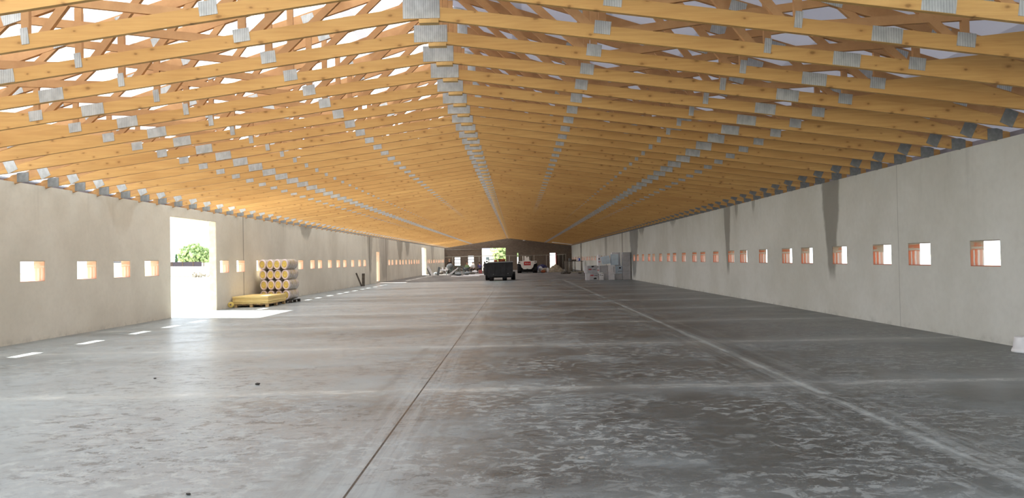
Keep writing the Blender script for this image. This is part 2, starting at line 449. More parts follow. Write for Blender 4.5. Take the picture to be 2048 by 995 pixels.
# eaves boards closing the gaps above the side walls
struct('trim_1', MB().box(XL-TH-.02, XL-TH+.03, Y0, LEN+TH, HW, HW+.17), M['eave'])
struct('trim_2', MB().box(XR+TH-.03, XR+TH+.02, Y0, LEN+TH, HW, HW+.17), M['eave'])
# ------------------------------------------------------------------ roof
def z_bot(d): return APB - SB*d                 # underside of the bottom chord
CH = .165; TCH = .165; TT = .055
def z_top(d): return 3.25 + (HALF-d)*ST         # underside of the top chord
OV = .75
def roof_side(name, s, mat):
    mb = MB(); d1 = HALF+TH+.45
    zt = lambda d: z_top(d)+TCH+.02
    pts = [(XA, zt(0)), (XA+s*d1, zt(d1)), (XA+s*d1, zt(d1)+.004), (XA, zt(0)+.004)]
    bm = mb.bm; NS = 1
    a = [bm.verts.new((XA, Y0, zt(0))), bm.verts.new((XA+s*d1, Y0, zt(d1))), bm.verts.new((XA+s*d1, LEN+TH, zt(d1))), bm.verts.new((XA, LEN+TH, zt(0)))]
    bm.faces.new(a)
    return struct(name, mb, mat)
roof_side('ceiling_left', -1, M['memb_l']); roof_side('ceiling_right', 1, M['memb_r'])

def chord_poly(s, f0, f1, d0, d1):
    return [(s*d0, f0(d0)), (s*d1, f0(d1)), (s*d1, f1(d1)), (s*d0, f1(d0))]
webs = []        # (d0,z0,d1,z1,width)
def B(d): return z_bot(d)+CH*.6
def T(d): return z_top(d)+.04
pieces = []      # (name, MB maker, material)
pieces_meshes = []
def build_pieces():
    P = []
    for s in (-1, 1):
        P.append(('bottom_chord', MB().prism(chord_poly(s, z_bot, lambda d: z_bot(d)+CH, 0, HALF+.15), -TT/2, TT/2), 'timber'))
        P.append(('top_chord', MB().prism(chord_poly(s, z_top, lambda d: z_top(d)+TCH, 0, HALF+TH+.4), -TT/2, TT/2), 'web'))
        bt = lambda d: z_bot(d)+CH-.01
        P.append(('heel_wedge', MB().prism([(s*6.0, bt(6.0)), (s*HALF, bt(HALF)), (s*HALF, max(bt(HALF)+.01, z_top(HALF)+.05)), (s*7.0, z_top(7.0)+.03)], -TT*.4, TT*.4), 'timber'))
        W = [(2.1, .2, .10), (2.2, 2.2, .09), (2.35, 4.95, .10), (4.05, 3.2, .09), (4.2, 4.2, .085), (4.35, 6.5, .10), (5.9, 5.1, .09), (6.0, 6.0, .08)]
        for d0, d1, w in W:
            P.append(('web', MB().bar((s*d0, 0, B(d0)), (s*d1, 0, T(d1)), w, TT*.86), 'web'))
    P.append(('king_post', MB().bar((0,0,B(0)), (0,0,T(0)), .14, TT*.86), 'web'))
    th = .006; yf = -TT/2
    def plate(x, zc, w, h, ang=0, m='plate'):
        Mx = Matrix.Translation((x, yf, zc)) @ Matrix.Rotation(-ang, 4, 'Y')
        return ('nail_plate', MB().box(-w/2, w/2, -th, 0, -h/2, h/2, Mx), m)
    P.append(plate(0, APB+.115, .45, .23))
    P.append(plate(0, z_top(0)+.06, .4, .22))
    for s in (-1, 1):
        pass
        for d, w, h, up_ in ((2.2, .20, .16, .14), (4.2, .085, .18, .145), (5.15, .33, .165, .088), (6.0, .2, .15, .13)):
            P.append(plate(s*d, z_bot(d)+up_, w, h, -s*math.atan(SB)))
        P.append(plate(s*8.4, z_bot(8.4)+.13, .2, .24, s*-.45, 'plate' if s < 0 else 'dark_plate'))
        P.append(plate(s*8.82, z_bot(8.82)+.09, .24, .2, 0, 'dark_plate'))
        for d, w, h in ((2.2, .2, .13), (4.15, .22, .14), (5.0, .26, .13), (6.3, .22, .13), (7.7, .2, .12)):
            P.append(plate(s*d, z_top(d)+.07, w, h, -s*math.atan(ST)))
    P.append(('wood_block', MB().box(-.03, .21, -.05, .05, APB-.06, APB-.012), 'block'))
    return P
PCS = build_pieces()
def make_truss(y, label):
    t = thing('roof_truss', label, 'roof truss', (XA, y, 0), 0, 'timber roof trusses')
    return t
ORD = ['nearest the camera', 'second nearest the camera', 'third nearest the camera'] + [w + ' from the camera end' for w in
   ('fourth fifth sixth seventh eighth ninth tenth eleventh twelfth thirteenth fourteenth fifteenth sixteenth seventeenth eighteenth nineteenth twentieth '
    'twenty-first twenty-second twenty-third twenty-fourth twenty-fifth twenty-sixth twenty-seventh twenty-eighth twenty-ninth thirtieth').split()]
SP = .98; YT0 = 8.99 - 2*SP
t0 = make_truss(YT0, 'pale timber roof truss with nail plates, ' + ORD[0])
for nm, mb, m in PCS:
    obj(nm, mb, M[m], t0)
k = 1; y = YT0 + SP
ND = 30
while k < ND:
    dup(t0, (XA, y, 0), 0, 'pale timber roof truss with nail plates, ' + ORD[k]); k += 1; y += SP
# beyond: each truss one mesh
far_mb = MB(); mats = ['timber', 'web', 'plate', 'dark_plate', 'block']
for nm, mb, m in build_pieces():
    me = mb.mesh('tmp'); tmp = bmesh.new(); tmp.from_mesh(me)
    for f in tmp.faces: f.material_index = mats.index(m)
    me2 = bpy.data.meshes.new('tmp2'); tmp.to_mesh(me2); tmp.free(); far_mb.bm.from_mesh(me2)
    bpy.data.meshes.remove(me); bpy.data.meshes.remove(me2)
ft = obj('roof_truss', far_mb, [M[m] for m in mats], None, (XA, y, 0))
tag(ft, 'orange timber roof truss in the distant, closely overlapping far part of the hall', 'roof truss', 'distant timber roof trusses')
while y + SP < LEN - .2:
    y += SP; c = ft.copy(); C.objects.link(c); c.location = (XA, y, 0)
# two trusses just overhead, before the first one in view, keep the rhythm of light
# ------------------------------------------------------------------ insulation rolls, pallets, boards
def wrap_mat():
    t = NT('foil_wrap'); tc = t.n('ShaderNodeTexCoord'); sp = t.n('ShaderNodeSeparateXYZ'); t.l(tc.outputs['Object'], sp.inputs[0])
    n = t.noise(tc.outputs['Object'], 9, 4, .6)
    # printed greenish-yellow band along the wrap
    band = t.mul(t.step(sp.outputs[1], .3, .36), t.sub(1.0, t.step(sp.outputs[1], .95, 1.0)))
    pr = t.mul(band, t.step(t.noise(tc.outputs['Object'], 5, 3, .6, (1,1,3)), .47, .55))
    col = t.mix(t.step(n, .35, .7), srgb(206,196,190), srgb(160,150,142))
    col = t.mix(t.mul(pr, .7), col, srgb(170,156,84))
    # white rolled-over rim at the near end
    col = t.mix(t.sub(1.0, t.step(sp.outputs[1], .06, .1)), col, srgb(232,216,214))
    t.bsdf(col, .35, 0, .5, bump=n, bs=.4, bd=.01); return t.m
M['wrap'] = wrap_mat()
M['wool'] = plain('glass_wool', srgb(224,200,116), .95, 0, .14, 30, .1)
RX, RZ, RL = .1405, .195, 1.32
prof = [(0,0.03),(.68,.03),(.72,0.0),(.9,0.0),(1.0,.05),(1.0,RL-.06),(.9,RL),(0,RL)]
Mrot = Matrix.Rotation(math.radians(-90), 4, 'X')
def roll_mesh():
    mb = MB(); mb.lathe(prof, 28)
    for v in mb.bm.verts: v.co = Vector((v.co.x*RX, v.co.z, v.co.y*RZ))
    return mb
def face_mesh():
    mb = MB(); mb.lathe([(0,.012),(.45,.012),(.66,.02),(.69,.035)], 28)
    for v in mb.bm.verts: v.co = Vector((v.co.x*RX, v.co.z, v.co.y*RZ))
    return mb
r0 = None; cols = ['leftmost', 'second from left', 'third from left', 'rightmost']; rows = ['bottom', 'second', 'third', 'top']
ROLLY = 28.35
for j in range(4):
    for i in range(4):
        x = X_at(524.5, ROLLY) + i*.286 + (.0, .015, -.02, -.03)[j]*1.0
        z = .115 + RZ + j*.394
        lab = 'white-wrapped yellow insulation roll, %s of the %s row in the pallet stack' % (cols[i], rows[j])
        loc = (x, ROLLY + random.uniform(-.05,.05) + (.05 if j in (0,2) else 0), z)
        if r0 is None:
            r0 = thing('insulation_roll', lab, 'insulation roll', loc, 0, 'insulation rolls stacked on the pallet')
            obj('wrapping', roll_mesh(), M['wrap'], r0); obj('wool_core', face_mesh(), M['wool'], r0)
        else: dup(r0, loc, 0, lab)
M['pallet'] = plain('pallet_wood', srgb(176,148,104), .8, 0, .2, 8); M['dpallet'] = plain('dark_pallet_wood', srgb(62,56,50), .8, 0, .2, 8)
def pallet(x0, x1, y0, y1, h, mat, label):
    t = thing('pallet', label, 'pallet', ((x0+x1)/2, (y0+y1)/2, 0))
    w, d = (x1-x0)/2, (y1-y0)/2
    k = 5
    for i in range(k):
        x = -w + (2*w-.1)*i/(k-1)
        obj('deck_board', MB().box(x, x+.1, -d, d, h-.02, h), mat, t)
    for yy in (-d, -.05, d-.1):
        obj('stringer', MB().box(-w, w, yy, yy+.1, h-.042, h-.021), mat, t)
        for xx in (-w, -.05, w-.1):
            obj('foot_block', MB().box(xx, xx+.1, yy, yy+.1, 0, h-.043), mat, t)
    return t
rx = X_at(524.5, ROLLY)
pallet(rx-.12, rx+1.06, ROLLY+.05, ROLLY+1.25, .112, M['dpallet'], 'dark wooden pallet carrying the stack of insulation rolls')
BX0, BX1 = X_at(463, 26.2), X_at(537, 26.2)
BX0 = max(BX0, XL+.06)
pallet(BX0+.04, BX1-.02, 26.1, 28.05, .12, M['pallet'], 'pale wooden pallet under the flat pack of yellow boards')
def board_mat():
    t = NT('yellow_foam_board'); tc = t.n('ShaderNodeTexCoord')
    t.bsdf(t.mix(t.noise(tc.outputs['Object'], 12, 3), srgb(240,216,150), srgb(226,196,124)), .7, 0, .3); return t.m
M['board'] = board_mat()
for i, nm in enumerate(['bottommost', 'second from the bottom', 'third from the bottom', 'topmost']):
    z = .123 + i*.066; e = (.03, .0, .015, -.015)[i]
    o = obj('foam_board', MB().box(BX0+.0, BX1-e*.5, 26.05+e, 28.1+e, z, z+.063, None, .004), M['board'])
    tag(o, 'yellow foam insulation board on the pale pallet, %s in the pack' % nm, 'foam board', 'foam boards in the flat pack')
o = thing('tape_roll', 'small round yellow roll standing against the left wall beside the foam boards', 'tape roll', (XL+.10+.02, 25.75, .12))
mb = MB(); mb.lathe([(.04,-.03),(.1,-.03),(.1,.03),(.04,.03)], 20, Matrix.Rotation(math.radians(90), 4, 'X')); obj('strip', mb, M['wool'], o)
mb = MB(); mb.lathe([(.03,-.032),(.04,-.032),(.04,.032),(.03,.032),(.03,-.032)], 20, Matrix.Rotation(math.radians(90), 4, 'X')); obj('core', mb, M['pallet'], o)
# leaning boards by the left wall
M['dkwood'] = plain('dark_wood', srgb(92,86,78), .8, 0, .25)
yb = 46.2
o = obj('plank', MB().bar((0,0,0), (-.30,-.15,.84), .09, .03), M['dkwood'], None, (X_at(721.5,yb)+.02, yb, .01)); tag(o, 'short dark plank leaning steeply against the left wall', 'plank')
o = obj('plank', MB().box(-.09,.09,-.02,.02,0,.8, Matrix.Rotation(math.radians(-4),4,'X')), M['dkwood'], None, (X_at(727.5,46.6)-.06, 46.6, .004)); tag(o, 'wide dark plank standing upright by the left wall', 'plank')
# upside-down bucket
bu = thing('paint_bucket', 'white plastic bucket standing upside down against the right wall', 'bucket', (7.46, 10.95, 0))
M['bucket'] = plain('white_plastic', srgb(226,226,226), .45, 0, .05, 3)
obj('body', MB().lathe([(.145,.0),(.17,.0),(.17,.055),(.158,.058),(.14,.212),(.137,.222),(.0,.222)], 32), M['bucket'], bu)
obj('lid_rim', MB().lathe([(.172,.0),(.178,.004),(.178,.03),(.17,.034)], 32), M['bucket'], bu)
M['ink'] = plain('grey_print', srgb(140,144,150), .6)
lm = MB()
for (a0, a1, z0, z1) in ((-2.05,-1.7,.15,.158),(-2.1,-1.65,.12,.135),(-2.0,-1.62,.095,.1)):
    for q in range(6):
        if q in (2,) : continue
        aa, ab = a0+(a1-a0)*q/6, a0+(a1-a0)*(q+.8)/6
        r = lambda z: .1585-.018*(z-.058)/.154+.0012
        vs = [lm.bm.verts.new((r(z)*math.cos(a), r(z)*math.sin(a), z)) for a, z in ((aa,z0),(ab,z0),(ab,z1),(aa,z1))]
        lm.bm.faces.new(vs)
obj('print', lm, M['ink'], bu)
# small stones and bits on the floor
M['stone'] = plain('rubble', srgb(140,134,124), .9, 0, .25, 12); M['dkstone'] = plain('dark_grit', srgb(60,56,52), .9)
for i, (px, py, s, nm) in enumerate(((510,769,.028,'dark crumb of grit on the left part of the floor'),(259+46,757,.016,'tiny dark grit crumb left of the door reflection'),(368,988,.014,'tiny grit crumb at the bottom left of the floor'),(1154,915,.02,'pale chip of mortar on the dark floor bay'))):
    yy = F*EYE/(py-VY-ROLL*(VX-px)); o = obj('stone', MB().blob((0,0,0), s, 1, .3, i, (1.3,1,.6)), M['dkstone'] if i < 3 else M['stone'], None, (X_at(px, yy), yy, s*.45)); tag(o, nm, 'stone')

# ------------------------------------------------------------------ site dumper (black)
M['black'] = plain('black_steel', srgb(40,41,44), .55, .1, .2, 3); M['tyre'] = plain('tyre_rubber', srgb(46,46,48), .9, 0, .15, 10, .15)
M['rimsteel'] = plain('worn_rim_steel', srgb(130,132,134), .4, .5); M['rust'] = plain('rusty_orange', srgb(150,78,44), .7, 0, .3, 5)
def wheel(name, parent, x, y, r, w, hub):
    mb = MB(); mb.lathe([(r*.55,-w/2),(r*.9,-w/2),(r,-w*.36),(r,w*.36),(r*.9,w/2),(r*.55,w/2),(r*.5,w*.3),(r*.5,-w*.3),(r*.55,-w/2)], 28, Matrix.Rotation(math.radians(90),4,'Y'))
    for q in range(20):
        a = q*math.pi/10
        for sg in (-1,1):
            Mx = Matrix.Rotation(a, 4, 'X') @ Matrix.Translation((sg*w*.22, 0, r)) @ Matrix.Rotation(sg*.5,4,'Z')
            mb.box(-w*.24, w*.24, -r*.045, r*.045, -.02, .022, Mx)
    o = obj(name, mb, M['tyre'], parent, (x, y, r+.02))
    mb = MB(); mb.lathe([(0,-w*.28),(r*.2,-w*.3),(r*.5,-w*.2),(r*.52,-w*.34),(r*.52,w*.34),(r*.5,w*.2),(r*.2,w*.3),(0,w*.28)], 20, Matrix.Rotation(math.radians(90),4,'Y'))
    obj('hub', mb, hub, o); return o
dY = 52.9; D = thing('site_dumper', 'black four-wheeled site dumper with wide skip parked mid-hall', 'dumper', (X_at(998, dY), dY, 0))
sk = MB()
sk.prism([(-.80,.30),(.90,.30),(.97,.45),(.98,1.34),(-.84,1.30),(-.86,.45)], 0, .05)           # near plate
sk.prism([(-.72,.42),(.66,.42),(.95,.55),(.96,1.34),(-.84,1.3),(-.86,.52)], 1.25, 1.3)
for xs_, h in ((-.84,1.28),(.955,1.33)): sk.box(xs_-.025, xs_+.025, .05, 1.25, .5, h)
sk.box(-.84,.955,.05,1.25,.42,.5)
sko = obj('skip', sk, M['black'], D)
obj('rim', MB().bar((-.80,-.03,1.31),(1.0,-.03,1.35),.075,.1), M['rimsteel'], sko)
obj('side_bin', MB().box(-1.1,-.87,.1,1.2,.42,1.27,None,.02), M['black'], D)
for x in (-.75, -.35, .05, .45): obj('stiffener', MB().box(x-.025,x+.025,-.03,0,.5,1.24), M['black'], sko)
obj('chassis', MB().box(-.5,.5,.2,2.7,.32,.42).box(-.3,.3,1.4,2.7,.42,.75), M['black'], D)
obj('axle', MB().tube((-.85,.35,.26),(.95,.35,.26),.05), M['black'], D); obj('axle', MB().tube((-.95,2.3,.26),(.9,2.3,.26),.05), M['black'], D)
for x, yy in ((-.56,.3),(.38,.3),(-.92,2.1),(.98,2.1)): wheel('wheel', D, x, yy, .28, .32, M['black'])
obj('engine_cover', MB().box(-.1,.42,1.5,2.5,.75,1.56,None,.06), M['rust'], D)
obj('seat', MB().box(-.42,-.16,1.5,1.9,.75,1.1,None,.03).box(-.42,-.16,1.85,1.95,1.05,1.5,None,.03), M['rust'], D)
obj('roll_bar', MB().tube((-.8,1.5,.4),(-.8,1.5,1.5),.025).tube((-.8,1.5,1.5),(-.45,1.5,1.54),.025).tube((-.45,1.5,1.54),(.1,1.5,1.54),.025), M['black'], D)
obj('lamp', MB().lathe([(0,-.04),(.06,-.03),(.07,.03),(0,.04)],14,Matrix.Rotation(math.radians(90),4,'X')), M['black'], D, (-.93,1.5,1.38))
obj('tail_light', MB().lathe([(0,-.02),(.03,-.02),(.035,.01),(0,.01)],12,Matrix.Rotation(math.radians(90),4,'X')), M['rimsteel'], D, (-.4,-.02,.46))
obj('tail_light', MB().lathe([(0,-.02),(.025,-.02),(.03,.01),(0,.01)],12,Matrix.Rotation(math.radians(90),4,'X')), M['rimsteel'], D, (.62,-.02,.5))

# ------------------------------------------------------------------ white wheel loader, seen from the back
M['white'] = plain('white_paint', srgb(222,220,214), .4, 0, .06, 3); M['grime'] = plain('dark_grime', srgb(36,34,32), .8)
lY = 80.0; L = thing('wheel_loader', 'white wheel loader with red badge, seen from behind', 'wheel loader', (X_at(1054.4, lY), lY, 0))
body = MB(); body.prism([(-.42,.42),(.42,.42),(.62,.62),(.72,.95),(1.02,1.06),(1.02,1.3),(-1.02,1.3),(-1.02,1.06),(-.72,.95),(-.62,.62)], 0, .5)
bodyo = obj('rear_body', body, M['white'], L)
obj('engine_hood', MB().box(-.5,.5,.5,1.7,.5,1.3,None,.05), M['white'], L)
obj('front_frame', MB().box(-.4,.4,1.7,3.0,.4,.95,None,.03), M['white'], L)
bd = obj('badge', MB().box(-.37,.37,-.02,0,.84,1.24), M['red'], bodyo)
cu = bpy.data.curves.new('badge_lettering', 'FONT'); cu.body = 'Bobcat'; cu.size = .2; cu.extrude = .004; cu.align_x = 'CENTER'; cu.align_y = 'CENTER'
tmp = bpy.data.objects.new('tmp', cu); C.objects.link(tmp); bpy.context.view_layer.update()
me = bpy.data.meshes.new_from_object(tmp.evaluated_get(bpy.context.evaluated_depsgraph_get())); bpy.data.objects.remove(tmp)
me.materials.clear()
obj('lettering', me, M['white'], bd, (.03,-.028,1.04), (math.radians(90),0,0))
for s in (-1,1): obj('tail_light', MB().box(s*.88-.1, s*.88+.1, -.02, 0, 1.13, 1.22), M['grime'], bodyo)
for x, yy in ((-.86,.55),(.86,.55),(-.86,2.5),(.86,2.5)): wheel('wheel', L, x, yy, .5, .46, M['white'])
obj('axle', MB().tube((-.8,.55,.5),(.8,.55,.5),.09).tube((-.8,2.5,.5),(.8,2.5,.5),.09), M['grime'], L)
obj('tow_hitch', MB().box(-.03,.03,-.1,.02,.06,.46).box(-.1,.1,-.06,.0,.3,.45), M['grime'], L)
obj('operator_tower', MB().prism([(-.3,1.3),(.25,1.3),(.22,1.75),(.1,1.8),(-.02,1.62),(-.12,1.84),(-.28,1.84)], 1.0, 1.2), M['white'], L)
for x in (-.45,.45): obj('roll_bar_post', MB().tube((x,1.1,1.3),(x,1.1,1.85),.035), M['white'] if x < 0 else M['grime'], L)
obj('lift_arm', MB().bar((-.3,1.9,1.3),(-.3,3.5,.5),.15,.12).bar((.3,1.9,1.3),(.3,3.5,.5),.15,.12), M['white'], L)
obj('bucket', MB().prism([(-1.05,.1),(1.05,.1),(1.05,.8),(-1.05,.8)], 3.5, 3.55).prism([(-1.05,.05),(1.05,.05),(1.05,.12),(-1.05,.12)], 3.5, 4.2), M['grime'], L)

# ------------------------------------------------------------------ boxes by the right wall
BY = 50.0; K = 13.27*F/BY
def bX(zx): return (1160+zx/13.27 - VX)/F*BY
def bZ(zy): return max(0.0, (860-zy)/K)
M['carton'] = plain('grey_white_carton', srgb(186,187,190), .8, 0, .06, 4); M['wcarton'] = plain('white_carton', srgb(224,224,226), .7, 0, .05, 4)
M['bcarton'] = plain('bluish_carton', srgb(200,216,228), .6, 0, .06, 4); M['blk'] = plain('black_print', srgb(38,36,38), .7); M['rprint'] = plain('red_print', srgb(196,52,58), .7)
def carton(x0, x1, y0, y1, label, mat='carton', dep=.55, yo=0.0, marks=(), tilt=0, end=None):
    a, b_ = bX(x0), bX(x1); z0, z1 = bZ(y1), bZ(y0)
    t = thing('carton', label, 'carton', ((a+b_)/2, BY+yo, z0+.0))
    t.rotation_euler = (0, tilt, 0)
    w = (b_-a)/2; h = z1-z0-.004
    bo = obj('box_body', MB().box(-w+.003, w-.003, 0, dep, .002, h, None, .006), M[mat], t)
    obj('tape_strip', MB().box(-.03,.03,-.002,dep,h-.0005,h+.0015), M['wcarton'], t)
    if end: obj('white_end', MB().box(-w+.001, -w+.001+(end/K), -.006, 0, .004, h-.002), M['wcarton'], t)
    for (mx, my, mw, mh, mc) in marks:
        px = bX(mx)-(a+b_)/2; pz = bZ(my)-z0
        if mc == 'blk':
            mk = MB()
            rr = random.Random(int(mx*7+my))
            pts = []
            for q in range(9):
                an = q*2*math.pi/9; rad = rr.uniform(.55, 1)
                pts.append((px+math.cos(an)*rad*mw/K/2, pz+math.sin(an)*rad*mh/K/2))
            mk.prism(pts, -.004-(.004 if end else 0), -.001)
        else:
            mk = MB(); nn = max(2, int(mw/16))
            for q in range(nn): mk.box(px-mw/K/2+q*mw/K/nn, px-mw/K/2+(q+.8)*mw/K/nn, -.005-(.003 if end else 0), -.001, pz-mh/K/2*(1 if q%2 else .7), pz+mh/K/2)
        obj('printed_mark', mk, M['rprint' if mc == 'red' else 'blk'], t)
    return t
carton(145,475,668,860,'grey carton with white end and red print, floor level at the left of the stack', marks=[(310,640+95,90,30,'red'),(410,737,90,14,'bar'),(385,815,110,60,'blk')], end=100)
carton(118,438,470,666,'grey carton with white end and red print, on the leftmost bottom carton', marks=[(262,575,90,30,'red'),(370,578,90,14,'bar'),(330,500,110,50,'blk')], end=72)
carton(495,614,690,860,'small white carton with black marks on the floor between grey cartons', 'wcarton', dep=.3, yo=-.1, marks=[(520,730,24,50,'blk'),(575,740,50,14,'bar')])
carton(440,519,480,660+8,'narrow white carton with red and black print beside the upper left carton', 'wcarton', yo=.02, marks=[(470,510,24,60,'blk'),(478,600,50,24,'red')])
carton(521,728,478,666,'plain blue-grey carton in the second row, middle of the stack', 'carton', yo=.1)
carton(618,734,670,860,'plain grey carton on the floor under the middle of the stack', 'carton', yo=.08)
carton(740,902,712,860,'white carton on the floor, in the centre of the stack', 'wcarton', yo=-.05)
carton(742,930,470,708,'tall white carton on top of the white floor carton', 'wcarton', yo=-.03, dep=.4, marks=[(890,590,10,160,'bar')])
carton(906,1120,710,860,'dull grey carton on the floor beside the four-high column', 'carton', yo=.12)
carton(934,1122,500,704,'blue-grey carton with black marks beside the four-high column', 'bcarton', yo=.15, marks=[(1060,550,60,60,'blk'),(1060,640,110,12,'bar')])
carton(480,560,275,468,'white carton with red print, standing behind the tilted carton', 'wcarton', yo=.2, marks=[(515,300,40,50,'blk'),(522,378,60,22,'red')])
carton(490,550,188,272,'smallest white carton at the top left of the stack', 'wcarton', yo=.22)
carton(870,1100,135,498,'large bluish white carton standing high behind the others', 'wcarton', yo=.5)
carton(822,1022,185,470,'pale blue carton hung open beside the tilted carton', 'bcarton', yo=.08, dep=.3)
carton(602,812,225,440,'pale blue carton tilted on top of the stack', 'bcarton', yo=-.02, tilt=math.radians(-9), dep=.5)
for a, b_, nm in ((640,862,'bottom'),(505,638,'second'),(382,503,'third'),(135,380,'top')):
    carton(1124,1333,a,b_,'plain grey carton, %s of the column next to the right wall' % nm, 'carton', yo=-.06)
# ------------------------------------------------------------------ far clutter
M['pipe'] = plain('galvanised_pipe', srgb(170,166,156), .5, .4); M['wplast'] = plain('white_goods', srgb(226,226,228), .5, 0, .05)
pf = thing('pipe_rail', 'long horizontal pipe rail on posts in front of the end wall', 'rail', (0, LEN-.9, 0))
obj('rail', MB().tube((XL+.1,0,2.03),(6.6,0,2.03),.04), M['pipe'], pf)
for x in (-8.9,-5.2,-.98,2.45,4.15,6.45): obj('post', MB().tube((x,0,0),(x,0,2.03),.035), M['pipe'], pf)
o = obj('pipe_rail', MB().tube((XL+.1,0,3.0),(-4.9,0,3.0),.025), M['pipe'], None, (0, LEN-.03, 0)); tag(o, 'thin pipe fixed high on the end wall at the left of the opening', 'pipe')
lm_ = thing('wall_lamp', 'round white lamp high on the end wall under the ridge', 'lamp', (X_at(1049,LEN), LEN-.1, 4.15))
obj('shade', MB().lathe([(0,-.09),(.16,-.06),(.2,.0),(.12,.06),(0,.08)],16), M['wplast'], lm_); obj('bracket', MB().tube((0,0,.05),(0,.1,.1),.02), M['pipe'], lm_)
o = obj('ceiling_panel', MB().box(-1.3,1.3,-1.2,1.2,0,.02,Matrix.Rotation(math.atan(SB),4,'Y')), M['wplast'], None, (6.0, 97, z_bot(7.1)-.035)); tag(o, 'loose white panel fixed under the trusses at the far right corner', 'panel')
o = obj('downpipe', MB().tube((0,0,.0),(0,0,HW),.06,12), M['pipe'], None, (XR-.08, 88.0, 0)); tag(o, 'pale vertical pipe running up the far right wall', 'pipe')

cY = 85.0
def cX(px, y=cY): return X_at(px, y)
# white trough table with bottle
tt = thing('plastic_table', 'low white table with arched apron by the left wall far back', 'table', (cX(885), cY, 0))
obj('tabletop', MB().box(-.48,.48,-.3,.3,.44,.5,None,.01), M['wplast'], tt)
obj('apron', MB().prism([(-.46,.24),(-.36,.24),(-.22,.36),(0,.4),(.22,.36),(.36,.24),(.46,.24),(.46,.44),(-.46,.44)], -.28,-.24), M['wplast'], tt)
for x in (-.42,.42):
    for yy in (-.25,.25): obj('leg', MB().box(x-.04,x+.04,yy-.03,yy+.03,0,.44), M['wplast'], tt)
bt = thing('bottle', 'white plastic bottle standing on the low white table', 'bottle', (cX(885), cY, .5))
obj('body', MB().lathe([(0,0),(.06,0),(.065,.02),(.065,.2),(.025,.27),(.025,.3),(0,.3)],14), M['wplast'], bt); obj('cap', MB().lathe([(.03,.3),(.03,.34),(0,.34)],12), M['rimsteel'], bt)
# concrete mixer
M['machine'] = plain('grey_machine', srgb(120,126,128), .5, .2); M['teal'] = plain('teal_frame', srgb(98,116,110), .6, .2)
mx = thing('concrete_mixer', 'grey concrete mixer with tilted drum among the left clutter', 'mixer', (cX(899,80), 80, 0))
obj('drum', MB().lathe([(0,-.3),(.22,-.28),(.32,-.1),(.32,.1),(.2,.34),(.18,.36)],20,Matrix.Translation((0,0,.85))@Matrix.Rotation(math.radians(55),4,'Y')), M['machine'], mx)
obj('stand', MB().tube((-.35,-.2,0),(-.1,0,.8),.03).tube((-.35,.2,0),(-.1,0,.8),.03).tube((.35,-.25,.15),(.1,0,.8),.03).tube((.35,.25,.15),(.1,0,.8),.03), M['teal'], mx)
obj('motor_box', MB().box(-.45,-.15,-.15,.15,.45,.8,None,.03), M['wplast'], mx)
for s in (-1,1): obj('wheel', MB().lathe([(0,-.04),(.16,-.04),(.18,0),(.16,.04),(0,.04)],16,Matrix.Translation((.35,s*.3,.18))@Matrix.Rotation(math.radians(90),4,'X')), M['tyre'], mx)
# steel trestles / frames
def trestle(x, y, w, h, label, rz=0):
    t = thing('steel_trestle', label, 'trestle', (x, y, 0), rz)
    obj('top_bar', MB().box(-w/2,w/2,-.04,.04,h-.06,h), M['teal'], t)
    for s in (-1,1):
        for q in (-1,1): obj('leg', MB().bar((s*(w/2-.12),0,h-.06),(s*(w/2-.02),q*.3,0),.04,.04), M['teal'], t)
        obj('cross_bar', MB().bar((s*(w/2-.07),-.15,h*.5),(s*(w/2-.07),.15,h*.5),.03,.03), M['teal'], t)
    return t
trestle(cX(912,78),78,.9,.95,'teal steel trestle left of the seated people',.2)
trestle(cX(921,80),80,.8,.9,'teal steel trestle nearest the seated people',-.3)
trestle(cX(905,76),76,.7,.7,'low teal steel trestle in front of the mixer',.5)
ma = thing('wheelbarrow', 'grey wheelbarrow standing right of the trestles', 'wheelbarrow', (cX(932,82.5),82.5,0), .6)
obj('tray', MB().lathe([(0,0),(.25,.0),(.42,.28),(.4,.28),(.24,.02),(0,.02)],4,Matrix.Translation((0,0,.42))@Matrix.Rotation(math.radians(45),4,'Z')), M['machine'], ma)
obj('handle', MB().tube((-.2,-.2,.35),(-.25,.9,.6),.02).tube((.2,-.2,.35),(.25,.9,.6),.02), M['rimsteel'], ma)
obj('leg', MB().tube((-.2,.3,.42),(-.22,.35,0),.02).tube((.2,.3,.42),(.22,.35,0),.02), M['rimsteel'], ma)
obj('wheel', MB().lathe([(0,-.04),(.17,-.04),(.19,0),(.17,.04),(0,.04)],16,Matrix.Translation((0,-.5,.19))@Matrix.Rotation(math.radians(90),4,'Y')), M['tyre'], ma)
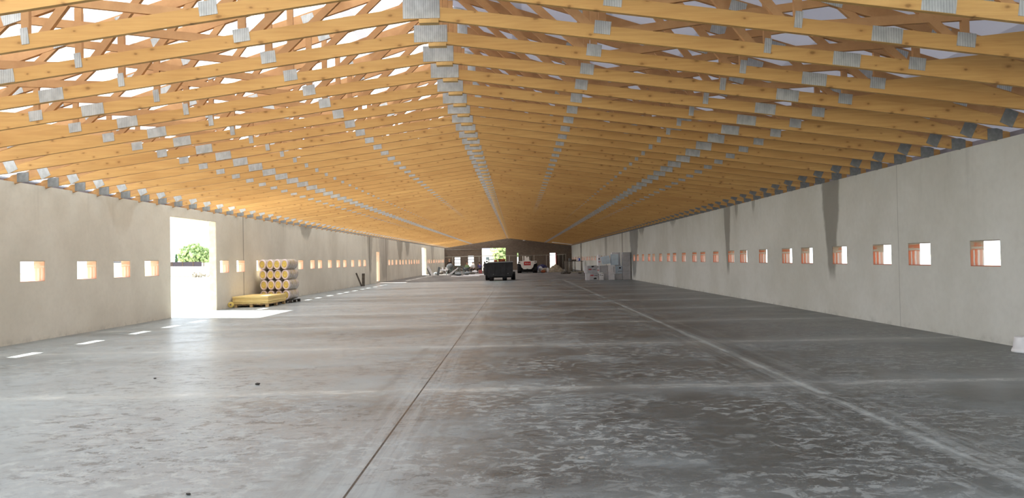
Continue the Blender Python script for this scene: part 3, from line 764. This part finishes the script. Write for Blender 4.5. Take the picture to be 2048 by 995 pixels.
# white slabs on the floor
for i, (px, w, y, nm) in enumerate(((951,2.4,72,'long white panel lying flat in front of the seated people'),(930,2.6,69,'long white panel lying flat nearest the dumper'),(955,1.8,75,'white panel lying flat farthest back on the floor'))):
    o = obj('floor_panel', MB().box(-w/2,w/2,-.5,.5,0,.06,None,.01), M['wplast'], None, (cX(px,y), y, 0), (0,0,random.uniform(-.1,.1))); tag(o, nm, 'panel')
for i, (px, y, h, t, nm) in enumerate(((865,73,1.05,-28,'white board leaning on the left wall beside the far door'),(861,75,.8,-22,'shorter grey board leaning behind the white one'),(875,76,.85,12,'grey offcut board standing in the left clutter'))):
    o = obj('plank', MB().box(-.12,.12,-.02,.02,0,h,Matrix.Rotation(math.radians(t),4,'Y')), M['wplast'] if i==0 else M['machine'], None, (cX(px,y), y, .06 if i < 2 else .03)); tag(o, nm, 'plank')
for i, (px, y, nm) in enumerate(((908,77,'slanting white board propped among the trestles'),(903,74,'short slanting white board nearest the mixer'))):
    o = obj('plank', MB().bar((-.4,0,.03),(.4,0,.75-.15*i),.1,.04), M['wplast'], None, (cX(px,y),y,0)); tag(o, nm, 'plank')
for i, (px, y, r) in enumerate(((872,80,.25),(880,82,.3),(916,73,.28),(934,77,.3),(944,76,.26),(895,88,.4))):
    nm = ['grey sack slumped by the left wall', 'dark sack beside the low white table', 'grey sack before the trestles', 'grey sack under the wheelbarrow', 'dark sack in front of the people', 'dark sack behind the mixer'][i]
    o = obj('sack', MB().blob((0,0,r*.55), r, 3, .06, i, (1.2,.8,.6)), M['machine'] if i in (0,2,3) else M['dkwood'], None, (cX(px,y), y, 0)); tag(o, nm, 'sack')
crt = thing('crate', 'red plastic crate on the floor beside the seated person in purple', 'crate', (cX(960.5,83), 83, 0))
M['pinkred'] = plain('faded_red_plastic', srgb(176,98,98), .5)
obj('basket', MB().box(-.2,.2,-.15,.15,0,.03).box(-.2,.2,-.15,-.13,0,.36).box(-.2,.2,.13,.15,0,.36).box(-.2,-.18,-.15,.15,0,.36).box(.18,.2,-.15,.15,0,.36), M['pinkred'], crt)
obj('rim', MB().box(-.22,.22,-.17,-.15,.32,.37).box(-.22,.22,.15,.17,.32,.37), M['pinkred'], crt)
o = obj('bag', MB().blob((0,0,.18), .25, 3, .07, 44, (1.3,.7,.7)), M['wplast'], None, (cX(949,83), 83, 0)); tag(o, 'white and grey bag on the floor in front of the seated people', 'bag')
# right clutter
M['tarp'] = plain('sandy_sheet', srgb(158,146,124), .85, 0, .2, 3)
hp = MB(); rr = random.Random(3)
N = 26
grid = [[None]*N for _ in range(N)]
for i in range(N):
    for j in range(N):
        u, v = i/(N-1)*2-1, j/(N-1)*2-1
        h = max(0, 1-math.sqrt(u*u+v*v))**.7
        z = .85*h*(1+rr.uniform(-.16,.16))*(1-.25*u)
        grid[i][j] = hp.bm.verts.new((u*1.0+rr.uniform(-.03,.03), v*.9, z))
for i in range(N-1):
    for j in range(N-1): hp.bm.faces.new((grid[i][j],grid[i+1][j],grid[i+1][j+1],grid[i][j+1]))
o = obj('rubble_heap', hp, M['tarp'], None, (cX(1112,83), 83, 0)); tag(o, 'sandy heap of crumpled sheeting in front of the white end doorway', 'heap', kind='stuff')
blk = thing('block_stack', 'tall stack of grey building blocks at the far right', 'block stack', (cX(1133,82),82,0))
blk_name = []
for j in range(5):
    for i in range(3):
        o = obj('building_block', MB().box(-.12,.12,-.25,.25,0,.235,None,.01), M['stone'], None, (cX(1136,84)-.26+i*.26, 84, j*.238)); tag(o, 'grey building block in the stack at the far right, row %s, %s' % (['one (lowest)','two','three','four','five (highest)'][j], ['left','middle','right'][i]), 'building block', 'grey building blocks in the far right stack')
bpy.data.objects.remove(blk)
tb = thing('work_table', 'high work table on thin steel legs near the far right wall', 'table', (cX(1153,83),83,0))
obj('tabletop', MB().box(-.9,.75,-.4,.4,1.15,1.2), M['dkwood'], tb)
for x in (-.82,-.5,-.2,.6):
    for yy in (-.35,.35): obj('leg', MB().tube((x,yy,0),(x,yy,1.15),.03), M['pipe'], tb)
cn = thing('canister', 'blue and white canister standing on the high work table', 'canister', (cX(1157.5,83),83,1.2))
obj('body', MB().box(-.14,.14,-.1,.1,0,.3,None,.03), plain('blue_plastic', srgb(52,84,190), .5), cn); obj('cap', MB().tube((.05,0,.3),(.05,0,.36),.035), M['wplast'], cn)
obj('label_panel', MB().box(-.13,-.03,-.105,-.1,.03,.27), M['wplast'], cn)
for i, (px, w, h, nm) in enumerate(((1148,.5,.16,'dark toolbox on the high work table'),(1139.5,.26,.3,'grey bin standing at the left end of the work table'))):
    z = 1.2 if i == 0 else 1.2
    o = obj('toolbox' if i == 0 else 'bin', MB().box(-w/2,w/2,-.12,.12,0,h,None,.02), M['dkwood'] if i == 0 else M['machine'], None, (cX(px,83), 83, z)); tag(o, nm, 'box')
o = obj('plank', MB().box(-.75,.75,-.12,.12,0,.03,Matrix.Rotation(math.radians(-3),4,'Y')), plain('pale_plank', srgb(190,182,142)), None, (cX(1159,72),72,.16)); tag(o, 'pale plank lying on scraps near the right wall', 'plank')
o = obj('plank', MB().box(-.12,.12,-.4,.4,0,.12), M['dkwood'], None, (cX(1159,72), 72, 0)); tag(o, 'dark timber offcut under the pale plank', 'plank')
o = obj('scrap_heap', MB().blob((0,0,.1), .35, 3, .25, 9, (1.3,.8,.5)), M['dkwood'], None, (cX(1131,72),72,0)); tag(o, 'small dark heap of scraps beside the pale plank', 'heap')
for i, (px, y, r, mt, sc, nm) in enumerate(((1080.5,83,.32,'wplast',(.8,.7,1.1),'white sack standing right of the loader'),(1084,86,.5,'navy',(1.2,.8,.9),'dark blue tarpaulin bundle behind the white sack'),(1091,84,.36,'tarp',(1.3,.8,.7),'brown sack lying right of the loader'),(1086,80,.22,'rust',(1.2,.8,.7),'reddish bag in front of the brown sack'),(1095,81,.2,'wplast',(.6,.6,1.4),'small white can-shaped bag left of the sandy heap'))):
    if mt == 'navy' : M['navy'] = plain('navy_tarp', srgb(44,42,82), .7)
    o = obj('sack' if mt != 'navy' else 'tarpaulin', MB().blob((0,0,r*sc[2]*.9), r, 3, .07, i+20, sc), M[mt], None, (cX(px,y), y, 0)); tag(o, nm, 'sack' if mt != 'navy' else 'tarpaulin')

# ------------------------------------------------------------------ people
def skin_mesh(name, chains, mat, parent, sub=2):
    """chains: list of [(point, radius), ...]; a chain may start with an index pair ('@', key) naming an earlier vertex"""
    bm = bmesh.new(); lay = bm.verts.layers.skin.verify(); named = {}; first = True
    for ch in chains:
        prev = None
        for it in ch:
            if it[0] == '@': prev = named[it[1]]; continue
            p, r = it[0], it[1]
            v = bm.verts.new(p); v[lay].radius = (r, r*.85 if len(it) < 4 else r*it[3])
            if first: v[lay].use_root = True; first = False
            if len(it) > 2 and it[2]: named[it[2]] = v
            if prev: bm.edges.new((prev, v))
            prev = v
    me = bpy.data.meshes.new(name); bm.to_mesh(me); bm.free(); me.materials.append(mat)
    o = bpy.data.objects.new(name, me); C.objects.link(o); o.parent = parent
    sk_ = o.modifiers.new('skin', 'SKIN'); sk_.use_smooth_shade = True
    sb = o.modifiers.new('sub', 'SUBSURF'); sb.levels = sub; sb.render_levels = sub
    return o
M['lips'] = plain('lips', srgb(150,84,76), .6)
M['skin'] = plain('skin', srgb(196,150,122), .6, 0, .04)
def person(loc, rz, label, shirt, trousers, hair, seated=True, lean=0.0):
    t = thing('person', label, 'person', loc, rz)
    hipz = .50 if seated else .92
    V = lambda x, y, z: Vector((x, y, z))
    L_ = lean
    chest = V(0, L_*.6, hipz+.36); neck = V(0, L_, hipz+.52); headb = V(0, L_*1.1+.025, hipz+.60); head = V(0, L_*1.15+.02, hipz+.685); crown = V(0, L_*1.15+.01, hipz+.755)
    P = {}
    def legs(o):
        out = []
        for s in (-1, 1):
            hip = V(s*.10, .02, hipz-.03)
            if seated: knee, ank, toe = V(s*.15,.42,.50), V(s*.15,.44,.09), V(s*.16,.60,.05)
            else: knee, ank, toe = V(s*.11,.03,.48), V(s*.12,0,.09), V(s*.13,.16,.04)
            out.append([('@','hip'), (hip, .085+o), (hip.lerp(knee,.5), .075+o), (knee, .056+o), (knee.lerp(ank,.4), .052+o), (ank, .038+o*.8)] + ([(toe, .036)] if o == 0 else []))
        return out
    def arms(o, hands):
        out = []
        for s in (-1, 1):
            sh = neck + V(s*.17, 0, -.06); 
            if seated: el, wr = sh+V(s*.07,.06,-.27), sh+V(s*.0,.27,-.36)
            else: el, wr = sh+V(s*.05,-.01,-.29), sh+V(s*.06,.06,-.53)
            c = [('@','chest'), (sh, .052+o), (sh.lerp(el,.5), .045+o), (el, .038+o)]
            if hands:
                d = (wr-el).normalized(); pm = wr+d*.07
                c += [(wr, .026), (pm, .034, 'palm%d'%s, .5)]
                out.append(c)
                side = d.cross(V(0,0,1)).normalized() if abs(d.z) < .9 else V(0,1,0)
                for q, ln in enumerate((.07,.085,.08,.06)):
                    b0 = pm + side*(q-1.5)*.02 + d*.02
                    out.append([('@','palm%d'%s), (b0+d*.02, .009), (b0+d*(.02+ln*.6)+V(0,0,-.008), .008), (b0+d*ln+V(0,0,-.025), .007)])
                out.append([('@','palm%d'%s), (pm+side*-.045*s, .010), (pm+side*-.06*s+d*.04, .009)])
            else:
                c += [(el.lerp(wr,.6), .034+o)]; out.append(c)
        return out
    torso = lambda o: [(V(0,0,hipz), .12+o, 'hip'), (V(0,L_*.3,hipz+.17), .115+o), (chest, .135+o, 'chest')]
    body = skin_mesh('body', [torso(0)+[(neck-V(0,0,.05), .062), (neck+V(0,0,.02), .05), (headb, .066), (head, .088), (crown, .064)]] + legs(0) + arms(0, True), M['skin'], t)
    # face: nose, eyes, mouth, ears as one small mesh kept on the body's head
    fm_ = MB(); 
    for s in (-1,1):
        fm_.blob(head+V(s*.034,.078,.0), .012, 1, 0); fm_.blob(head+V(s*.088,0,-.01), .022, 1, 0, 0, (.4,.8,1.2))
    fm_.blob(head+V(0,.098,-.03), .015, 1, 0, 0, (.8,1,1.4)); fm_.blob(head+V(0,.082,-.066), .012, 1, 0, 0, (2,.6,.5))
    obj('face', fm_, M['skin'], t)
    em = MB()
    for s in (-1,1): em.blob(head+V(s*.034,.088,.004), .008, 1, 0)
    obj('eyes', em, M['grime'], t)
    obj('mouth', MB().box(-.022,.022,head.y+.084,head.y+.092,head.z-.072,head.z-.064), M['lips'], t)
    skin_mesh('shirt', [[(p[0], p[1]*1.14, p[2] if len(p)>2 else None, 1.0) for p in torso(.02)]+[(neck-V(0,0,.12), .125), (neck-V(0,0,.055), .10)]] + arms(.016, False), shirt, t)
    skin_mesh('trousers', [[(V(0,0,hipz+.07), .15, 'top', 1.0), (V(0,0,hipz), .15, 'hip', 1.0)]] + legs(.016), trousers, t)
    hb = MB(); hb.blob(head+V(0,-.018,.025), .108, 3, .02, 5, (.95,1.0,1.0))
    for v in list(hb.bm.verts):
        if v.co.y > head.y+.055 and v.co.z < head.z+.06: hb.bm.verts.remove(v)
    obj('hair', hb, hair, t)
    sm = MB()
    for s in (-1,1):
        y_ = .50 if seated else .06; x_ = .155 if seated else .125
        sm.box(s*x_-.05, s*x_+.05, y_-.12, y_+.15, 0, .09, None, .025)
    obj('shoes', sm, M['grime'], t)
    return t
cl = lambda n_, *c: plain(n_, srgb(*c), .9, 0, .08)
hair_d = cl('dark_hair', 40,32,28); hair_b = cl('brown_hair', 88,66,48); tr_d = cl('dark_trousers', 40,42,50)
PY = 86.0
ppl = [(934, math.radians(175), 'person in light green shirt sitting on the bench, leftmost of the seated four', cl('green_shirt', 132,158,112), tr_d, hair_b, .02),
       (946.5, math.radians(165), 'person in white shirt sitting sideways with dark hair', cl('white_shirt', 206,206,208), tr_d, hair_d, .1),
       (959.5, math.radians(20), 'person in purple-blue shirt sitting with back turned, between two people in white', cl('purple_shirt', 88,82,124), tr_d, hair_b, .12)]
M['bench'] = plain('bench_wood', srgb(134,116,92), .8)
for px, rz, lb, sh, tr, hr_, ln in ppl:
    person((X_at(px, PY), PY, 0), rz, lb, sh, tr, hr_, True, ln)
person((X_at(969.5, PY), PY, 0), math.radians(5), 'person in white shirt and dark trousers sitting beside the dumper skip, back to camera', cl('pale_shirt', 216,216,226), tr_d, hair_d, True, .16)
person((X_at(898.8, 87), 87, 0), math.radians(170), 'person in dark clothes standing behind the concrete mixer', cl('dark_jacket', 52,44,42), tr_d, cl('fair_hair', 168,150,128), False, 0)
for px, w, nm in ((934,.5,'leftmost'),(946.5,.5,'second from left'),(959.5,.5,'third from left'),(969.5,.4,'nearest the dumper')):
    t = thing('stool', 'low wooden stool under the seated person %s' % nm, 'stool', (X_at(px, PY), PY, 0), 0, 'low wooden stools')
    obj('seat', MB().box(-.19,.19,-.19,.19,.34,.38,None,.01), M['bench'], t)
    for a in (-.15,.15):
        for b_ in (-.15,.15): obj('leg', MB().box(a-.02,a+.02,b_-.02,b_+.02,0,.34), M['bench'], t)

# ------------------------------------------------------------------ outdoors
def ground():
    t = NT('pale_gravel'); P, x, y, z = t.pos()
    n = t.noise(P, .5, 5, .6); t.bsdf(t.mix(n, srgb(214,208,190), srgb(196,188,166)), .95, 0, .1); return t.m
g = struct('ground', MB().box(-300, 300, -60, 420, -.4, -.16), ground())
M['leaf'] = plain('tree_leaves', srgb(150,172,118), .8, 0, .3, 1.2); M['dkleaf'] = plain('conifer_leaves', srgb(50,76,52), .8, 0, .3, 1.2); M['trunk'] = plain('bark', srgb(96,80,64), .9)
def tree(px, y, h, w, label, mat='leaf', conif=False, seed=1):
    x = X_at(px, y); t = thing('tree', label, 'tree', (x, y, -.16)); rr = random.Random(seed)
    obj('trunk', MB().tube((0,0,0),(0,0,h*.5),h*.03,10,h*.015), M['trunk'], t)
    mb = MB()
    for q in range(900 if not conif else 200):
        while True:
            u = Vector((rr.uniform(-1,1), rr.uniform(-1,1), rr.uniform(-1,1)))
            if .35 < u.length < 1: break
        if conif:
            zz = rr.uniform(.05,1); rad = (1-zz)*w/2; p = Vector((u.x*rad, u.y*rad, zz*h))
        else: p = Vector((u.x*w/2, u.y*w/2, h*.58+u.z*h*.42))
        mb.blob(p, h*.042*rr.uniform(.6,1.4), 1, .45, q)
    obj('foliage', mb, M[mat], t)
tree(388, 160, 6.4, 6.6, 'round green tree beyond the fence, seen through the left doorway', seed=2)
tree(351, 150, 3.9, .9, 'small dark conifer beside the fence, left doorway view', 'dkleaf', True, 3)
tree(1004, 126, 5.6, 3.6, 'green tree outside the large end opening', seed=5)
tree(1014, 140, 6.5, 5.0, 'tall tree at the right edge of the end opening', 'leaf', seed=6)
tree(990, 158, 5.5, 3.0, 'pale green tree between the house and the big tree', seed=8)
M['fence'] = plain('dark_fence', srgb(66,60,70), .8)
fx0, fx1 = X_at(300,140), X_at(470,140)
fe = thing('fence', 'dark solid board fence seen through the left doorway', 'fence', ((fx0+fx1)/2, 140, -.16)); hwid = (fx1-fx0)/2
obj('panel', MB().box(-hwid, hwid*.2, -.03, .03, .3, 2.4), M['fence'], fe); obj('panel', MB().box(hwid*.2, hwid, -.03, .03, .3, 2.2), plain('pale_fence', srgb(190,190,190)), fe)
for q in range(9): obj('post', MB().box(-hwid+q*hwid/4-.06, -hwid+q*hwid/4+.06, -.1, -.03, 0, 2.5), M['trunk'], fe)
M['render'] = plain('white_render', srgb(214,212,208), .8); M['rooft'] = plain('slate_roof', srgb(92,94,104), .7); M['glassy'] = plain('dark_window', srgb(70,80,88), .3)
def house(px, y, w, h, d, label, win):
    t = thing('house', label, 'house', (X_at(px, y), y, -.16))
    wl = obj('wall', MB().box(-w/2,w/2,0,d,0,h), M['render'], t)
    mb = MB(); mb.bm.verts.ensure_lookup_table()
    A = [mb.bm.verts.new(p) for p in ((-w/2-.3,-.3,h),(w/2+.3,-.3,h),(w/2+.3,d+.3,h),(-w/2-.3,d+.3,h),(-w/2-.3,d/2,h+d*.28),(w/2+.3,d/2,h+d*.28))]
    for q in ((0,1,5,4),(2,3,4,5),(0,4,3),(1,2,5),(3,2,1,0)): mb.bm.faces.new([A[i] for i in q])
    obj('roof', mb, M['rooft'], t)
    for (x, z, ww, hh) in win:
        f = obj('window', MB().box(x-ww/2, x+ww/2, -.03, .02, z-hh/2, z+hh/2), M['render'], t); obj('pane', MB().box(x-ww/2+.06, x+ww/2-.06, -.05, -.03, z-hh/2+.06, z+hh/2-.06), M['glassy'], f)
house(972, 132, 3.6, 3.6, 6, 'white house with one dark window outside the end opening', [(.3,1.9,.7,.6),(-1,1.9,.5,.5)])
house(408, 215, 5, 5.6, 6, 'distant white house with slate roof above the tree, left doorway view', [(-1,3.5,.8,1)])
house(52, 62, 3.5, 1.3, 3, 'low white shed with dark roof outside the nearest left window', [])
house(172, 92, 4, 2.2, 4, 'white house with dark roof outside the second left window', [(-2,1.4,.8,.8)])
rb = MB()
for q in range(40):
    rr = random.Random(q); rb.blob((rr.gauss(0,.6), rr.uniform(-.4,.4), abs(rr.gauss(0,.25))), .14, 1, .3, q)
o = obj('rubble_heap', rb, M['stone'], None, (X_at(396,104), 104, -.16)); tag(o, 'heap of dark rubble on the pale ground outside the left doorway', 'heap', kind='stuff')

bk = MB(); bk.prism([(-14,0),(-11,1.35),(-4,1.62),(3,1.5),(8,1.62),(12,1.3),(15,0)], -1.5, 3)
o = obj('earth_bank', bk, plain('pale_earth', srgb(216,208,190), .95), None, (X_at(385,112)-2.5, 112, -.16)); tag(o, 'low pale gravel bank in front of the fence, left doorway view', 'earth bank')
# ------------------------------------------------------------------ light
sun = bpy.data.lights.new('sun', 'SUN'); sun.energy = 30; sun.angle = math.radians(.6); sun.color = (1, .98, .93)
so = bpy.data.objects.new('sun', sun); C.objects.link(so)
so.rotation_euler = Vector((1.55, -.42, -1.45)).to_track_quat('-Z', 'Y').to_euler()
so.location = (-30, 20, 30)
W = bpy.data.worlds.new('world'); bpy.context.scene.world = W; W.use_nodes = True; nt = W.node_tree; nt.nodes.clear()
ow = nt.nodes.new('ShaderNodeOutputWorld'); bg = nt.nodes.new('ShaderNodeBackground'); nt.links.new(bg.outputs[0], ow.inputs[0])
tc = nt.nodes.new('ShaderNodeTexCoord'); sp = nt.nodes.new('ShaderNodeSeparateXYZ'); nt.links.new(tc.outputs['Generated'], sp.inputs[0])
rp = nt.nodes.new('ShaderNodeValToRGB'); nt.links.new(sp.outputs[2], rp.inputs[0])
rp.color_ramp.elements[0].position = 0; rp.color_ramp.elements[0].color = (.88,.95,1.0,1)
rp.color_ramp.elements[1].position = .7; rp.color_ramp.elements[1].color = (.74,.86,1.0,1)
nt.links.new(rp.outputs[0], bg.inputs[0]); bg.inputs[1].default_value = 2.7
sc = bpy.context.scene
sc.view_settings.view_transform = 'Standard'; sc.view_settings.exposure = -0.08
sc.cycles.max_bounces = 10; sc.cycles.diffuse_bounces = 6; sc.cycles.use_denoising = True
sc.cycles.sample_clamp_indirect = 6
